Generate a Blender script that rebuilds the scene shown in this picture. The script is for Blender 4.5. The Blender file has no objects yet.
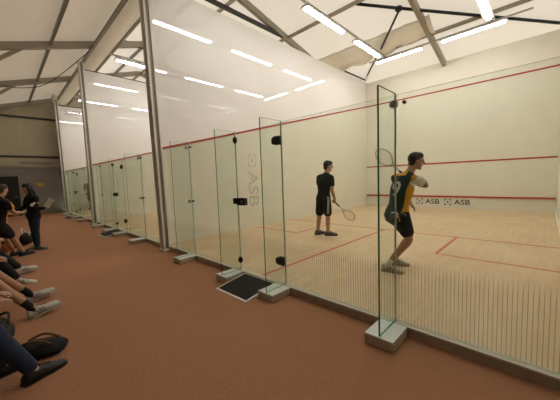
import bpy, bmesh, math, random
from mathutils import Vector as V, Matrix
from mathutils.bvhtree import BVHTree
random.seed(4)
S = bpy.context.scene
COL = S.collection
PI = math.pi

# ------------------------------------------------------------------ camera, world, exposure
cam = bpy.data.objects.new('camera', bpy.data.cameras.new('camera'))
COL.objects.link(cam)
S.camera = cam
yaw, pit, rol = math.radians(44.225), math.radians(-4.59), math.radians(-2.0)
fw = V((-math.sin(yaw)*math.cos(pit), math.cos(yaw)*math.cos(pit), math.sin(pit)))
rt = fw.cross(V((0, 0, 1))).normalized()
up = rt.cross(fw)
r2 = rt*math.cos(rol)+up*math.sin(rol)
u2 = up*math.cos(rol)-rt*math.sin(rol)
M = Matrix((r2, u2, -fw)).transposed().to_4x4()
M.translation = V((2.9466, -2.5827, 1.4136))
cam.matrix_world = M
cam.data.sensor_width = 36
cam.data.lens = 273.8/560*36
cam.data.clip_start = 0.02

W = bpy.data.worlds.new('world')
S.world = W
W.use_nodes = True
W.node_tree.nodes['Background'].inputs[0].default_value = (1.0, 0.96, 0.90, 1)
W.node_tree.nodes['Background'].inputs[1].default_value = 1.10
LAMP = 26.0
S.view_settings.view_transform = 'Standard'
S.view_settings.look = 'None'
S.view_settings.exposure = 0.44
S.view_settings.gamma = 1.0
S.view_settings.use_curve_mapping = False
S.cycles.transparent_max_bounces = 48
S.cycles.max_bounces = 10
S.cycles.diffuse_bounces = 5

# ------------------------------------------------------------------ materials
def mat(name, col, rough=0.6, metal=0.0, spec=0.4, noise=0.0, nscale=8.0, bump=0.0, bscale=60.0, coat=0.0):
    m = bpy.data.materials.new(name)
    m.use_nodes = True
    nt = m.node_tree
    b = nt.nodes['Principled BSDF']
    b.inputs['Base Color'].default_value = (*col, 1)
    b.inputs['Roughness'].default_value = rough
    b.inputs['Metallic'].default_value = metal
    b.inputs['Specular IOR Level'].default_value = spec
    if coat:
        b.inputs['Coat Weight'].default_value = coat
        b.inputs['Coat Roughness'].default_value = 0.02
        b.inputs['Coat IOR'].default_value = 2.0
    tc = nt.nodes.new('ShaderNodeTexCoord')
    if noise:
        n = nt.nodes.new('ShaderNodeTexNoise')
        n.inputs['Scale'].default_value = nscale
        n.inputs['Detail'].default_value = 5
        nt.links.new(tc.outputs['Object'], n.inputs['Vector'])
        r = nt.nodes.new('ShaderNodeMapRange')
        r.inputs[1].default_value = 0.25; r.inputs[2].default_value = 0.75
        r.inputs[3].default_value = 1-noise; r.inputs[4].default_value = 1+noise
        nt.links.new(n.outputs['Fac'], r.inputs[0])
        mx = nt.nodes.new('ShaderNodeVectorMath'); mx.operation = 'SCALE'
        mx.inputs[0].default_value = col
        nt.links.new(r.outputs[0], mx.inputs['Scale'])
        nt.links.new(mx.outputs[0], b.inputs['Base Color'])
    if bump:
        n = nt.nodes.new('ShaderNodeTexNoise')
        n.inputs['Scale'].default_value = bscale
        n.inputs['Detail'].default_value = 3
        nt.links.new(tc.outputs['Object'], n.inputs['Vector'])
        bp = nt.nodes.new('ShaderNodeBump')
        bp.inputs['Strength'].default_value = bump
        bp.inputs['Distance'].default_value = 0.02
        nt.links.new(n.outputs['Fac'], bp.inputs['Height'])
        nt.links.new(bp.outputs[0], b.inputs['Normal'])
    return m

def mat_emit(name, col, s):
    m = bpy.data.materials.new(name); m.use_nodes = True
    nt = m.node_tree; nt.nodes.remove(nt.nodes['Principled BSDF'])
    e = nt.nodes.new('ShaderNodeEmission')
    e.inputs[0].default_value = (*col, 1); e.inputs[1].default_value = s
    nt.links.new(e.outputs[0], nt.nodes['Material Output'].inputs[0])
    return m

def mat_glass(name, tint=(0.94, 0.964, 0.94), stripes=False, grazing=0.5):
    m = bpy.data.materials.new(name); m.use_nodes = True
    nt = m.node_tree; nt.nodes.remove(nt.nodes['Principled BSDF'])
    N = nt.nodes.new; L = nt.links.new
    t = N('ShaderNodeBsdfTransparent'); t.inputs[0].default_value = (*tint, 1)
    g = N('ShaderNodeBsdfGlossy'); g.inputs['Roughness'].default_value = 0.01
    g.inputs[0].default_value = (1, 1, 1, 1)
    lw = N('ShaderNodeLayerWeight'); lw.inputs[0].default_value = 0.5
    pw = N('ShaderNodeMath'); pw.operation = 'POWER'; pw.inputs[1].default_value = 5.0
    L(lw.outputs['Facing'], pw.inputs[0])
    f = N('ShaderNodeMath'); f.operation = 'MULTIPLY_ADD'; f.inputs[1].default_value = grazing; f.inputs[2].default_value = 0.044*grazing
    L(pw.outputs[0], f.inputs[0])
    mx = N('ShaderNodeMixShader')
    L(f.outputs[0], mx.inputs[0]); L(t.outputs[0], mx.inputs[1]); L(g.outputs[0], mx.inputs[2])
    out = mx.outputs[0]
    if stripes:                                   # thin dark see-through lines along the foot of the pane
        tc = N('ShaderNodeTexCoord'); sx = N('ShaderNodeSeparateXYZ')
        L(tc.outputs['Object'], sx.inputs[0])
        a = N('ShaderNodeMath'); a.operation = 'MULTIPLY'; a.inputs[1].default_value = 1/0.0285
        L(sx.outputs[0], a.inputs[0])
        b = N('ShaderNodeMath'); b.operation = 'FRACT'; L(a.outputs[0], b.inputs[0])
        c = N('ShaderNodeMath'); c.operation = 'LESS_THAN'; c.inputs[1].default_value = 0.21
        L(b.outputs[0], c.inputs[0])
        n = N('ShaderNodeTexNoise'); n.inputs['Scale'].default_value = 3.0
        L(tc.outputs['Object'], n.inputs['Vector'])
        h = N('ShaderNodeMapRange')
        h.inputs[1].default_value = 0.62; h.inputs[2].default_value = 0.50
        h.inputs[3].default_value = 0.0; h.inputs[4].default_value = 1.0
        L(sx.outputs[2], h.inputs[0])
        d = N('ShaderNodeMath'); d.operation = 'MULTIPLY'; L(c.outputs[0], d.inputs[0]); L(h.outputs[0], d.inputs[1])
        d2 = N('ShaderNodeMath'); d2.operation = 'MULTIPLY'; L(d.outputs[0], d2.inputs[0]); d2.inputs[1].default_value = 0.28
        df = N('ShaderNodeBsdfDiffuse'); df.inputs[0].default_value = (0.10, 0.065, 0.03, 1)
        m2 = N('ShaderNodeMixShader')
        L(d2.outputs[0], m2.inputs[0]); L(mx.outputs[0], m2.inputs[1]); L(df.outputs[0], m2.inputs[2])
        out = m2.outputs[0]
    L(out, nt.nodes['Material Output'].inputs[0])
    return m

def mat_fabric(name, col, transl):
    m = bpy.data.materials.new(name); m.use_nodes = True
    nt = m.node_tree; nt.nodes.remove(nt.nodes['Principled BSDF'])
    N = nt.nodes.new; L = nt.links.new
    d = N('ShaderNodeBsdfDiffuse'); d.inputs[0].default_value = (*col, 1)
    t = N('ShaderNodeBsdfTranslucent'); t.inputs[0].default_value = (*col, 1)
    tc = N('ShaderNodeTexCoord'); n = N('ShaderNodeTexNoise')
    n.inputs['Scale'].default_value = 0.9; n.inputs['Detail'].default_value = 4
    L(tc.outputs['Object'], n.inputs['Vector'])
    bp = N('ShaderNodeBump'); bp.inputs['Strength'].default_value = 0.5; bp.inputs['Distance'].default_value = 0.15
    L(n.outputs['Fac'], bp.inputs['Height'])
    L(bp.outputs[0], d.inputs['Normal'])
    mx = N('ShaderNodeMixShader'); mx.inputs[0].default_value = transl
    L(d.outputs[0], mx.inputs[1]); L(t.outputs[0], mx.inputs[2])
    L(mx.outputs[0], nt.nodes['Material Output'].inputs[0])
    return m

def mat_wood():
    m = mat('court_maple', (0.66, 0.46, 0.26), 0.42, spec=0.25)
    nt = m.node_tree; N = nt.nodes.new; L = nt.links.new
    b = nt.nodes['Principled BSDF']
    tc = N('ShaderNodeTexCoord')
    mp = N('ShaderNodeMapping'); mp.inputs['Scale'].default_value = (14.0, 1.1, 1)
    L(tc.outputs['Object'], mp.inputs[0])
    n = N('ShaderNodeTexNoise'); n.inputs['Scale'].default_value = 1.0; n.inputs['Detail'].default_value = 5
    L(mp.outputs[0], n.inputs['Vector'])
    n2 = N('ShaderNodeTexNoise'); n2.inputs['Scale'].default_value = 1.3; n2.inputs['Detail'].default_value = 6
    L(tc.outputs['Object'], n2.inputs['Vector'])
    ad = N('ShaderNodeMath'); ad.operation = 'ADD'; L(n.outputs['Fac'], ad.inputs[0]); L(n2.outputs['Fac'], ad.inputs[1])
    cr = N('ShaderNodeValToRGB')
    cr.color_ramp.elements[0].position = 0.30; cr.color_ramp.elements[0].color = (0.53, 0.375, 0.22, 1)
    cr.color_ramp.elements[1].position = 0.72; cr.color_ramp.elements[1].color = (0.72, 0.55, 0.36, 1)
    hf = N('ShaderNodeMath'); hf.operation = 'MULTIPLY'; hf.inputs[1].default_value = 0.5
    L(ad.outputs[0], hf.inputs[0]); L(hf.outputs[0], cr.inputs[0])
    L(cr.outputs[0], b.inputs['Base Color'])
    return m

def mat_blocks():
    m = mat('grey_blockwork', (0.2, 0.18, 0.14), 0.85)
    nt = m.node_tree; N = nt.nodes.new; L = nt.links.new
    b = nt.nodes['Principled BSDF']; tc = N('ShaderNodeTexCoord')
    mp = N('ShaderNodeMapping'); mp.inputs['Rotation'].default_value = (PI/2, 0, PI/2)
    sx = N('ShaderNodeSeparateXYZ'); cx = N('ShaderNodeCombineXYZ')
    L(tc.outputs['Object'], sx.inputs[0]); L(sx.outputs[1], cx.inputs[0]); L(sx.outputs[2], cx.inputs[1])
    k = N('ShaderNodeTexBrick'); k.inputs['Scale'].default_value = 1.0
    k.inputs['Brick Width'].default_value = 0.44; k.inputs['Row Height'].default_value = 0.215
    k.inputs['Mortar Size'].default_value = 0.008
    k.inputs['Color1'].default_value = (0.29, 0.265, 0.22, 1); k.inputs['Color2'].default_value = (0.255, 0.235, 0.195, 1)
    k.inputs['Mortar'].default_value = (0.2, 0.18, 0.155, 1)
    L(cx.outputs[0], k.inputs['Vector']); L(k.outputs['Color'], b.inputs['Base Color'])
    return m

MT = {}
MT['carpet'] = mat('terracotta_carpet', (0.41, 0.203, 0.118), 0.95, spec=0.1, noise=0.10, nscale=45, bump=0.35, bscale=130)
MT['maple'] = mat_wood()
MT['plaster'] = mat('cream_plaster', (0.77, 0.74, 0.64), 0.55, spec=0.25, noise=0.03, nscale=2.5)
MT['board'] = mat('white_laminate', (0.79, 0.775, 0.755), 0.5, spec=0.2, coat=1.0)
MT['red'] = mat('red_line_paint', (0.42, 0.035, 0.03), 0.5)
MT['redfloor'] = mat('red_floor_paint', (0.50, 0.08, 0.05), 0.5)
MT['roof'] = mat_fabric('tent_fabric', (0.80, 0.75, 0.66), 0.5)
MT['roofdim'] = mat_fabric('dimmed_tent_fabric', (0.74, 0.67, 0.56), 0.20)  # same tent fabric, made darker and less translucent to dim the gallery
MT['drape'] = mat_fabric('drape_fabric', (0.93, 0.90, 0.83), 0.5)
MT['alu'] = mat('aged_aluminium', (0.34, 0.305, 0.24), 0.5, metal=0.3, noise=0.08, nscale=6)
MT['alud'] = mat('dark_steel', (0.05, 0.05, 0.045), 0.5, metal=0.4)
MT['navy'] = mat('blue_black_steel', (0.022, 0.032, 0.04), 0.45, metal=0.3)
MT['post'] = mat('mill_aluminium', (0.74, 0.71, 0.64), 0.42, metal=0.1, noise=0.06, nscale=9)
MT['groove'] = mat('grooved_aluminium', (0.25, 0.235, 0.2), 0.5, metal=0.3)
MT['clad'] = mat('olive_cladding', (0.52, 0.48, 0.345), 0.8, noise=0.08, nscale=3)
MT['cladd'] = mat('dark_cladding', (0.10, 0.09, 0.07), 0.8)  # darkened to cut the light these unseen walls bounce
MT['block'] = mat_blocks()
MT['darkdoor'] = mat('dark_door_paint', (0.012, 0.014, 0.012), 0.5)
MT['skirt'] = mat('taupe_timber', (0.46, 0.385, 0.275), 0.6, noise=0.12, nscale=14)
MT['skirtlight'] = mat('light_sill_strip', (0.56, 0.53, 0.44), 0.4)
MT['concrete'] = mat('beige_concrete', (0.50, 0.43, 0.32), 0.8, noise=0.1, nscale=14)
MT['plate'] = mat('lamp_sheen_tone', (0.74, 0.78, 0.76), 0.35, spec=0.5)  # pale colour stands for lamps reflected on the block tops
MT['glass'] = mat_glass('clear_glass', stripes=True)
MT['glassfin'] = mat_glass('fin_glass', tint=(0.95, 0.98, 0.96), grazing=0.12)
MT['edge'] = mat('green_glass_edge', (0.015, 0.20, 0.115), 0.15, spec=0.6)
MT['edgepale'] = mat('pale_glass_edge', (0.50, 0.62, 0.54), 0.2, spec=0.6)
MT['frost'] = mat('frosted_lettering', (0.52, 0.53, 0.47), 0.8)
MT['frost'].node_tree.nodes['Principled BSDF'].inputs['Alpha'].default_value = 0.13
MT['blackplastic'] = mat('black_fitting', (0.012, 0.012, 0.012), 0.4)
MT['steel'] = mat('brushed_steel', (0.45, 0.45, 0.43), 0.3, metal=0.9)
MT['clampsteel'] = mat('satin_steel', (0.42, 0.43, 0.42), 0.4, metal=0.3)
MT['rubber'] = mat('black_rubber', (0.014, 0.014, 0.013), 0.85, noise=0.25, nscale=60)
MT['whiteedge'] = mat('white_border', (0.82, 0.80, 0.74), 0.5)
MT['tube'] = mat_emit('lamp_diffuser', (1.0, 0.965, 0.90), LAMP)
MT['housing'] = mat('lamp_housing', (0.50, 0.49, 0.46), 0.4)
MT['tin'] = mat('tin_white', (0.74, 0.71, 0.63), 0.5)
MT['ink'] = mat('black_ink', (0.02, 0.02, 0.02), 0.6)
MT['yellow'] = mat('yellow_sign', (0.62, 0.40, 0.03), 0.5)
MT['pale'] = mat('pale_louvre', (0.34, 0.31, 0.24), 0.6)
MT['paper'] = mat('white_paper', (0.75, 0.72, 0.66), 0.7)
MT['skin'] = mat('skin', (0.50, 0.29, 0.185), 0.55, noise=0.05, nscale=12)
MT['skin2'] = mat('skin_tanned', (0.44, 0.235, 0.145), 0.55, noise=0.05, nscale=12)
MT['hair'] = mat('dark_hair', (0.018, 0.012, 0.009), 0.6, noise=0.3, nscale=50)
MT['hairb'] = mat('brown_hair', (0.045, 0.024, 0.013), 0.6, noise=0.3, nscale=50)
MT['eye'] = mat('eye_dark', (0.03, 0.02, 0.015), 0.2)
MT['lip'] = mat('lip', (0.30, 0.10, 0.08), 0.5)
MT['blackcloth'] = mat('black_cloth', (0.010, 0.010, 0.011), 0.9, noise=0.15, nscale=20)
MT['greencloth'] = mat('bottle_green_cloth', (0.008, 0.035, 0.022), 0.8, noise=0.12, nscale=20)
MT['gold'] = mat('gold_cloth', (0.62, 0.31, 0.015), 0.8, noise=0.06, nscale=20)
MT['whitecloth'] = mat('white_cloth', (0.72, 0.70, 0.64), 0.8)
MT['olivecloth'] = mat('olive_gold_cloth', (0.22, 0.17, 0.05), 0.85)
MT['tealcloth'] = mat('dark_teal_cloth', (0.02, 0.05, 0.06), 0.85)
MT['denim'] = mat('blue_denim', (0.022, 0.035, 0.07), 0.9, noise=0.2, nscale=30)
MT['navycloth'] = mat('navy_canvas', (0.012, 0.018, 0.04), 0.85)
MT['orange'] = mat('orange_cloth', (0.55, 0.13, 0.02), 0.8)
MT['plaid'] = mat('dark_checked_cloth', (0.03, 0.026, 0.02), 0.9, noise=0.4, nscale=25)
MT['tan'] = mat('tan_trim', (0.13, 0.075, 0.04), 0.8)
MT['sole'] = mat('shoe_sole', (0.40, 0.37, 0.31), 0.6)
MT['darksole'] = mat('dark_sole', (0.03, 0.028, 0.025), 0.6)
MT['shoewhite'] = mat('white_shoe', (0.55, 0.53, 0.47), 0.6, noise=0.1, nscale=30)
MT['shoegrey'] = mat('grey_shoe', (0.09, 0.09, 0.09), 0.6, noise=0.35, nscale=30)
MT['shoeblack'] = mat('black_shoe', (0.012, 0.012, 0.013), 0.5)
MT['racket'] = mat('racket_frame', (0.40, 0.40, 0.37), 0.3, metal=0.5)
MT['string'] = mat('racket_string', (0.55, 0.53, 0.46), 0.5)

# ------------------------------------------------------------------ mesh helpers
class MB:
    """collects shapes in one bmesh; build() links it as ONE mesh object"""
    def __init__(s):
        s.bm = bmesh.new()
    def quad(s, pts, mi=0):
        f = s.bm.faces.new([s.bm.verts.new(p) for p in pts]); f.material_index = mi; return f
    def box(s, lo, hi, mi=0):
        x0, y0, z0 = lo; x1, y1, z1 = hi
        v = [s.bm.verts.new(p) for p in ((x0,y0,z0),(x1,y0,z0),(x1,y1,z0),(x0,y1,z0),(x0,y0,z1),(x1,y0,z1),(x1,y1,z1),(x0,y1,z1))]
        fs = []
        for q in ((0,3,2,1),(4,5,6,7),(0,1,5,4),(1,2,6,5),(2,3,7,6),(3,0,4,7)):
            f = s.bm.faces.new([v[i] for i in q]); f.material_index = mi; fs.append(f)
        return fs
    def bar(s, p, q, w, h, upv=(0,0,1), mi=0, prof=None):
        p, q = V(p), V(q); t = (q-p).normalized()
        a = t.cross(V(upv)).normalized(); b = a.cross(t)
        pr = prof or [(-w/2,-h/2),(w/2,-h/2),(w/2,h/2),(-w/2,h/2)]
        A = [s.bm.verts.new(p+a*x+b*y) for x, y in pr]; B = [s.bm.verts.new(q+a*x+b*y) for x, y in pr]
        n = len(pr)
        for i in range(n):
            f = s.bm.faces.new((A[i], A[(i+1) % n], B[(i+1) % n], B[i])); f.material_index = mi
        f = s.bm.faces.new(A[::-1]); f.material_index = mi
        f = s.bm.faces.new(B); f.material_index = mi
    def tube(s, pts, rad, lat=None, n=10, sub=1, mi=0):
        """closed tube with rounded ends; rad: number or (a along lat, b across) per point"""
        pts = [V(p) for p in pts]
        if not isinstance(rad, (list, tuple)): rad = [rad]*len(pts)
        rad = [r if isinstance(r, (list, tuple)) else (r, r) for r in rad]
        if sub > 1 and len(pts) > 1:
            P, Rr = [], []
            m = len(pts)
            for i in range(m-1):
                p0, p1, p2, p3 = pts[max(i-1,0)], pts[i], pts[i+1], pts[min(i+2,m-1)]
                for k in range(sub):
                    t = k/sub
                    P.append(0.5*((2*p1)+(p2-p0)*t+(2*p0-5*p1+4*p2-p3)*t*t+(3*p1-p0-3*p2+p3)*t**3))
                    e = t*t*(3-2*t)
                    Rr.append((rad[i][0]*(1-e)+rad[i+1][0]*e, rad[i][1]*(1-e)+rad[i+1][1]*e))
            P.append(pts[-1]); Rr.append(rad[-1]); pts, rad = P, Rr
        m = len(pts)
        tang = [(pts[min(i+1,m-1)]-pts[max(i-1,0)]).normalized() for i in range(m)]
        L = V(lat) if lat is not None else (V((0,0,1)) if abs(tang[0].z) < 0.8 else V((1,0,0)))
        rings = []
        def ring(c, t, ra, k=1.0):
            nonlocal L
            a = (L-t*L.dot(t))
            a = a.normalized() if a.length > 1e-5 else t.orthogonal().normalized()
            if lat is None: L = a
            b = t.cross(a)
            return [s.bm.verts.new(c+a*ra[0]*k*math.cos(2*PI*j/n)+b*ra[1]*k*math.sin(2*PI*j/n)) for j in range(n)]
        r0 = min(rad[0]); r1 = min(rad[-1])
        rings.append(ring(pts[0]-tang[0]*r0*0.55, tang[0], rad[0], 0.72))
        for i in range(m): rings.append(ring(pts[i], tang[i], rad[i]))
        rings.append(ring(pts[-1]+tang[-1]*r1*0.55, tang[-1], rad[-1], 0.72))
        for A, B in zip(rings, rings[1:]):
            for j in range(n):
                f = s.bm.faces.new((A[j], A[(j+1) % n], B[(j+1) % n], B[j])); f.material_index = mi; f.smooth = True
        ca = s.bm.verts.new(pts[0]-tang[0]*r0*0.8); cb = s.bm.verts.new(pts[-1]+tang[-1]*r1*0.8)
        for j in range(n):
            f = s.bm.faces.new((rings[0][(j+1) % n], rings[0][j], ca)); f.material_index = mi; f.smooth = True
            f = s.bm.faces.new((rings[-1][j], rings[-1][(j+1) % n], cb)); f.material_index = mi; f.smooth = True
    def ell(s, c, fwd, right, rad, nu=16, nv=10, mi=0):
        """ellipsoid; rad = (right, forward, up)"""
        c = V(c); f = V(fwd).normalized(); r = V(right).normalized(); u = r.cross(f)
        rows = []
        for i in range(1, nv):
            th = PI*i/nv
            rows.append([s.bm.verts.new(c+r*rad[0]*math.sin(th)*math.cos(2*PI*j/nu)+f*rad[1]*math.sin(th)*math.sin(2*PI*j/nu)+u*rad[2]*math.cos(th)) for j in range(nu)])
        t = s.bm.verts.new(c+u*rad[2]); b = s.bm.verts.new(c-u*rad[2])
        for A, B in zip(rows, rows[1:]):
            for j in range(nu):
                q = s.bm.faces.new((A[j], B[j], B[(j+1) % nu], A[(j+1) % nu])); q.smooth = True; q.material_index = mi
        for j in range(nu):
            q = s.bm.faces.new((t, rows[0][j], rows[0][(j+1) % nu])); q.smooth = True; q.material_index = mi
            q = s.bm.faces.new((b, rows[-1][(j+1) % nu], rows[-1][j])); q.smooth = True; q.material_index = mi
    def bevel(s, w, seg=2):
        bmesh.ops.bevel(s.bm, geom=s.bm.edges[:], offset=w, segments=seg, affect='EDGES', clamp_overlap=True)
    def build(s, name, mats, parent=None, loc=None, voxel=None, smooth_it=3):
        if not isinstance(mats, (list, tuple)): mats = [mats]
        off = V(loc) if loc is not None else V((0, 0, 0))
        if parent is not None: off = V(parent['_o']) if '_o' in parent else V(parent.location)
        bmesh.ops.recalc_face_normals(s.bm, faces=s.bm.faces[:])
        if off.length: bmesh.ops.translate(s.bm, verts=s.bm.verts[:], vec=-off)
        me = bpy.data.meshes.new(name); s.bm.to_mesh(me); s.bm.free()
        o = bpy.data.objects.new(name, me); COL.objects.link(o)
        if voxel:
            md = o.modifiers.new('r', 'REMESH'); md.mode = 'VOXEL'; md.voxel_size = voxel; md.use_smooth_shade = True
            if smooth_it:
                sm = o.modifiers.new('s', 'SMOOTH'); sm.factor = 0.5; sm.iterations = smooth_it
            dg = bpy.context.evaluated_depsgraph_get()
            m2 = bpy.data.meshes.new_from_object(o.evaluated_get(dg))
            o.modifiers.clear(); o.data = m2; bpy.data.meshes.remove(me); m2.name = name
            for p in m2.polygons: p.use_smooth = True
            m2.materials.clear()
        for m in mats: o.data.materials.append(m)
        if parent is not None:
            o.parent = parent
            o['_o'] = list(off)
        else:
            o.location = off
            o['_o'] = list(off)
        return o

def tag(o, label=None, cat=None, group=None, kind=None):
    if label: o['label'] = label
    if cat: o['category'] = cat
    if group: o['group'] = group
    if kind: o['kind'] = kind
    return o

def thing(name, loc, label, cat, group=None):
    o = bpy.data.objects.new(name, None); COL.objects.link(o)
    o.location = loc; o['_o'] = list(loc); o.empty_display_size = 0.1
    return tag(o, label, cat, group)

def struct(name, mb, mats):
    return tag(mb.build(name, mats), kind='structure')

def text_mesh(txt, size, extr=0.0):
    cu = bpy.data.curves.new('t', 'FONT'); cu.body = txt; cu.size = size; cu.extrude = extr
    cu.align_x = 'CENTER'; cu.align_y = 'CENTER'; cu.offset = size*0.012
    o = bpy.data.objects.new('t', cu); COL.objects.link(o)
    dg = bpy.context.evaluated_depsgraph_get(); dg.update()
    me = bpy.data.meshes.new_from_object(o.evaluated_get(dg))
    bpy.data.objects.remove(o)
    return me

def add_text(mb, txt, size, origin, xdir, ydir, extr=0.002, sx=1.0):
    me = text_mesh(txt, size, extr)
    X, Y = V(xdir), V(ydir); Z = X.cross(Y)
    vs = [mb.bm.verts.new(V(origin)+X*v.co.x*sx+Y*v.co.y+Z*v.co.z) for v in me.vertices]
    for p in me.polygons:
        try: mb.bm.faces.new([vs[i] for i in p.vertices])
        except ValueError: pass

def add_emblem(mb, c, s, X, Y, t=0.003):
    """square emblem: four corner brackets round a small inner square"""
    c, X, Y = V(c), V(X), V(Y); Z = X.cross(Y)
    def rect(x0, y0, x1, y1):
        P = [c+X*x0*s+Y*y0*s, c+X*x1*s+Y*y0*s, c+X*x1*s+Y*y1*s, c+X*x0*s+Y*y1*s]
        A = [mb.bm.verts.new(p) for p in P]; B = [mb.bm.verts.new(p+Z*t) for p in P]
        mb.bm.faces.new(B); mb.bm.faces.new(A[::-1])
        for i in range(4): mb.bm.faces.new((A[i], A[(i+1)%4], B[(i+1)%4], B[i]))
    for sx in (-1, 1):
        for sy in (-1, 1):
            rect(min(sx*.5, sx*.12), min(sy*.5, sy*.40), max(sx*.5, sx*.12), max(sy*.5, sy*.40))
            rect(min(sx*.5, sx*.40), min(sy*.40, sy*.12), max(sx*.5, sx*.40), max(sy*.40, sy*.12))
    rect(-.2, -.05, .2, .05); rect(-.05, -.2, .05, -.05); rect(-.05, .05, .05, .2)

# ------------------------------------------------------------------ layout numbers
ZF = -0.095                     # gallery floor (court floors are at z = 0)
PITCH = 6.40
COURTS = [0.0, -PITCH, -2*PITCH]
CN = ['near court', 'middle court', 'far court']
WT = 5.70                      # top of the court walls
XE = -16.95                    # gable wall at the end of the hall
def roof_z(y): return 6.3+0.32*y if y < 3.13 else 7.3-0.24*(y-3.13)

# ------------------------------------------------------------------ floors
mb = MB(); mb.box((XE-0.2, -4.6, ZF-0.12), (9.0, 0.0, ZF)); struct('floor', mb, MT['carpet'])
for k, cx in enumerate(COURTS):
    mb = MB(); mb.box((cx-3.2, 0.001, -0.12), (cx+3.2, 9.9, 0.0), 0)
    def strip(x0, y0, x1, y1): mb.box((cx+x0, y0, 0.0), (cx+x1, y1, 0.0015), 1)
    strip(-3.2, 4.235, 3.2, 4.285)
    strip(-0.025, 0.02, 0.025, 4.235)
    for s in (-1, 1):
        a, b = sorted((s*1.6, s*3.2)); strip(a, 2.635, b, 2.685)
        a, b = sorted((s*1.575, s*1.625)); strip(a, 2.685, b, 4.235)
    struct('floor', mb, [MT['maple'], MT['redfloor']])

# ------------------------------------------------------------------ court walls
def outline(y): return 2.13+(4.57-2.13)*y/9.75
for k, cx in enumerate(COURTS):
    mb = MB(); mb.box((cx-3.2, 9.75, 0.0), (cx+3.2, 9.9, WT-0.05), 0)
    mb.box((cx-3.2, 9.742, 4.555), (cx+3.2, 9.75, 4.605), 1)
    mb.box((cx-3.2, 9.742, 1.755), (cx+3.2, 9.75, 1.805), 1)
    struct('wall_front', mb, [MT['plaster'], MT['red']])
    # the tin: white board with a red rail above it
    t = thing('tin_board', (cx, 9.74, 0), 'white tin with red top rail along the foot of the %s front wall' % CN[k], 'tin')
    mb = MB(); mb.box((cx-3.19, 9.728, 0.0), (cx+3.19, 9.742, 0.43)); mb.build('board', MT['tin'], t)
    mb = MB(); mb.box((cx-3.19, 9.69, 0.43), (cx+3.19, 9.742, 0.485)); tag(mb.build('top_rail', MT['red'], t), 'red rail')
    if k == 0:
        for xc in (-0.50, 0.53):
            mb = MB(); add_text(mb, 'ASB', 0.27, (cx+xc+0.14, 9.726, 0.235), (1, 0, 0), (0, 0, 1), sx=1.15)
            tag(mb.build('lettering', MT['ink'], t), 'black letters ASB')
            mb = MB(); add_emblem(mb, (cx+xc-0.34, 9.727, 0.24), 0.24, (1, 0, 0), (0, 0, 1))
            tag(mb.build('emblem', MT['ink'], t), 'black bracket emblem')

def side_wall(name, x0, x1, face_l, face_r):
    """partition between courts: matt below the sloping red line, white laminate above"""
    mb = MB()
    y0, y1 = 0.0, 9.9
    lo = [(x0,y0,0),(x1,y0,0),(x1,y1,0),(x0,y1,0)]
    mid = [(x0,y0,outline(y0)),(x1,y0,outline(y0)),(x1,y1,outline(y1)),(x0,y1,outline(y1))]
    hi = [(x0,y0,WT),(x1,y0,WT),(x1,y1,WT),(x0,y1,WT)]
    bm = mb.bm
    Lo, Mi, Hi = [[bm.verts.new(p) for p in r] for r in (lo, mid, hi)]
    for i in range(4):
        j = (i+1) % 4
        f = bm.faces.new((Lo[i], Lo[j], Mi[j], Mi[i])); f.material_index = 0
        f = bm.faces.new((Mi[i], Mi[j], Hi[j], Hi[i])); f.material_index = 1
    bm.faces.new(Lo[::-1]); f = bm.faces.new(Hi); f.material_index = 1
    for flag, xf, d in ((face_l, x0, -1), (face_r, x1, 1)):
        if flag:
            a, b = sorted((xf, xf+d*0.008))
            z0, z1 = outline(0), outline(9.742)
            P = [(a,0,z0-0.005),(b,0,z0-0.005),(b,9.742,z1-0.005),(a,9.742,z1-0.005),(a,0,z0+0.045),(b,0,z0+0.045),(b,9.742,z1+0.045),(a,9.742,z1+0.045)]
            v = [bm.verts.new(p) for p in P]
            for q in ((0,3,2,1),(4,5,6,7),(0,1,5,4),(1,2,6,5),(2,3,7,6),(3,0,4,7)):
                f = bm.faces.new([v[i] for i in q]); f.material_index = 2
    return struct(name, mb, [MT['plaster'], MT['board'], MT['red']])
HW = (PITCH-6.4)/2+0.0
side_wall('wall_right', 3.205, 3.34, True, False)
PW = 0.0
for k, cx in enumerate(COURTS):
    w = side_wall('wall_left', cx-3.2-0.13, cx-3.2-0.005, k < 2, True)
    if k == 2:
        mb = MB()
        add_text(mb, 'ASB', 0.26, (cx-3.203, 0.80, 5.40), (0, 1, 0), (0, 0, 1))
        add_emblem(mb, (cx-3.204, 0.42, 5.36), 0.2, (0, 1, 0), (0, 0, 1))
        tag(mb.build('lettering', MT['ink'], w), 'small black emblem and letters ASB')
# dark cap tube along the top of each partition
for k, cx in enumerate(COURTS[1:], 1):
    mb = MB(); mb.tube([(cx-3.27, 0.05, WT+0.03), (cx-3.27, 9.85, WT+0.03)], 0.025, n=8)
    tag(mb.build('trim_%d' % (k+1), MT['alud'] if k else MT['pale']), kind='structure')

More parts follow.
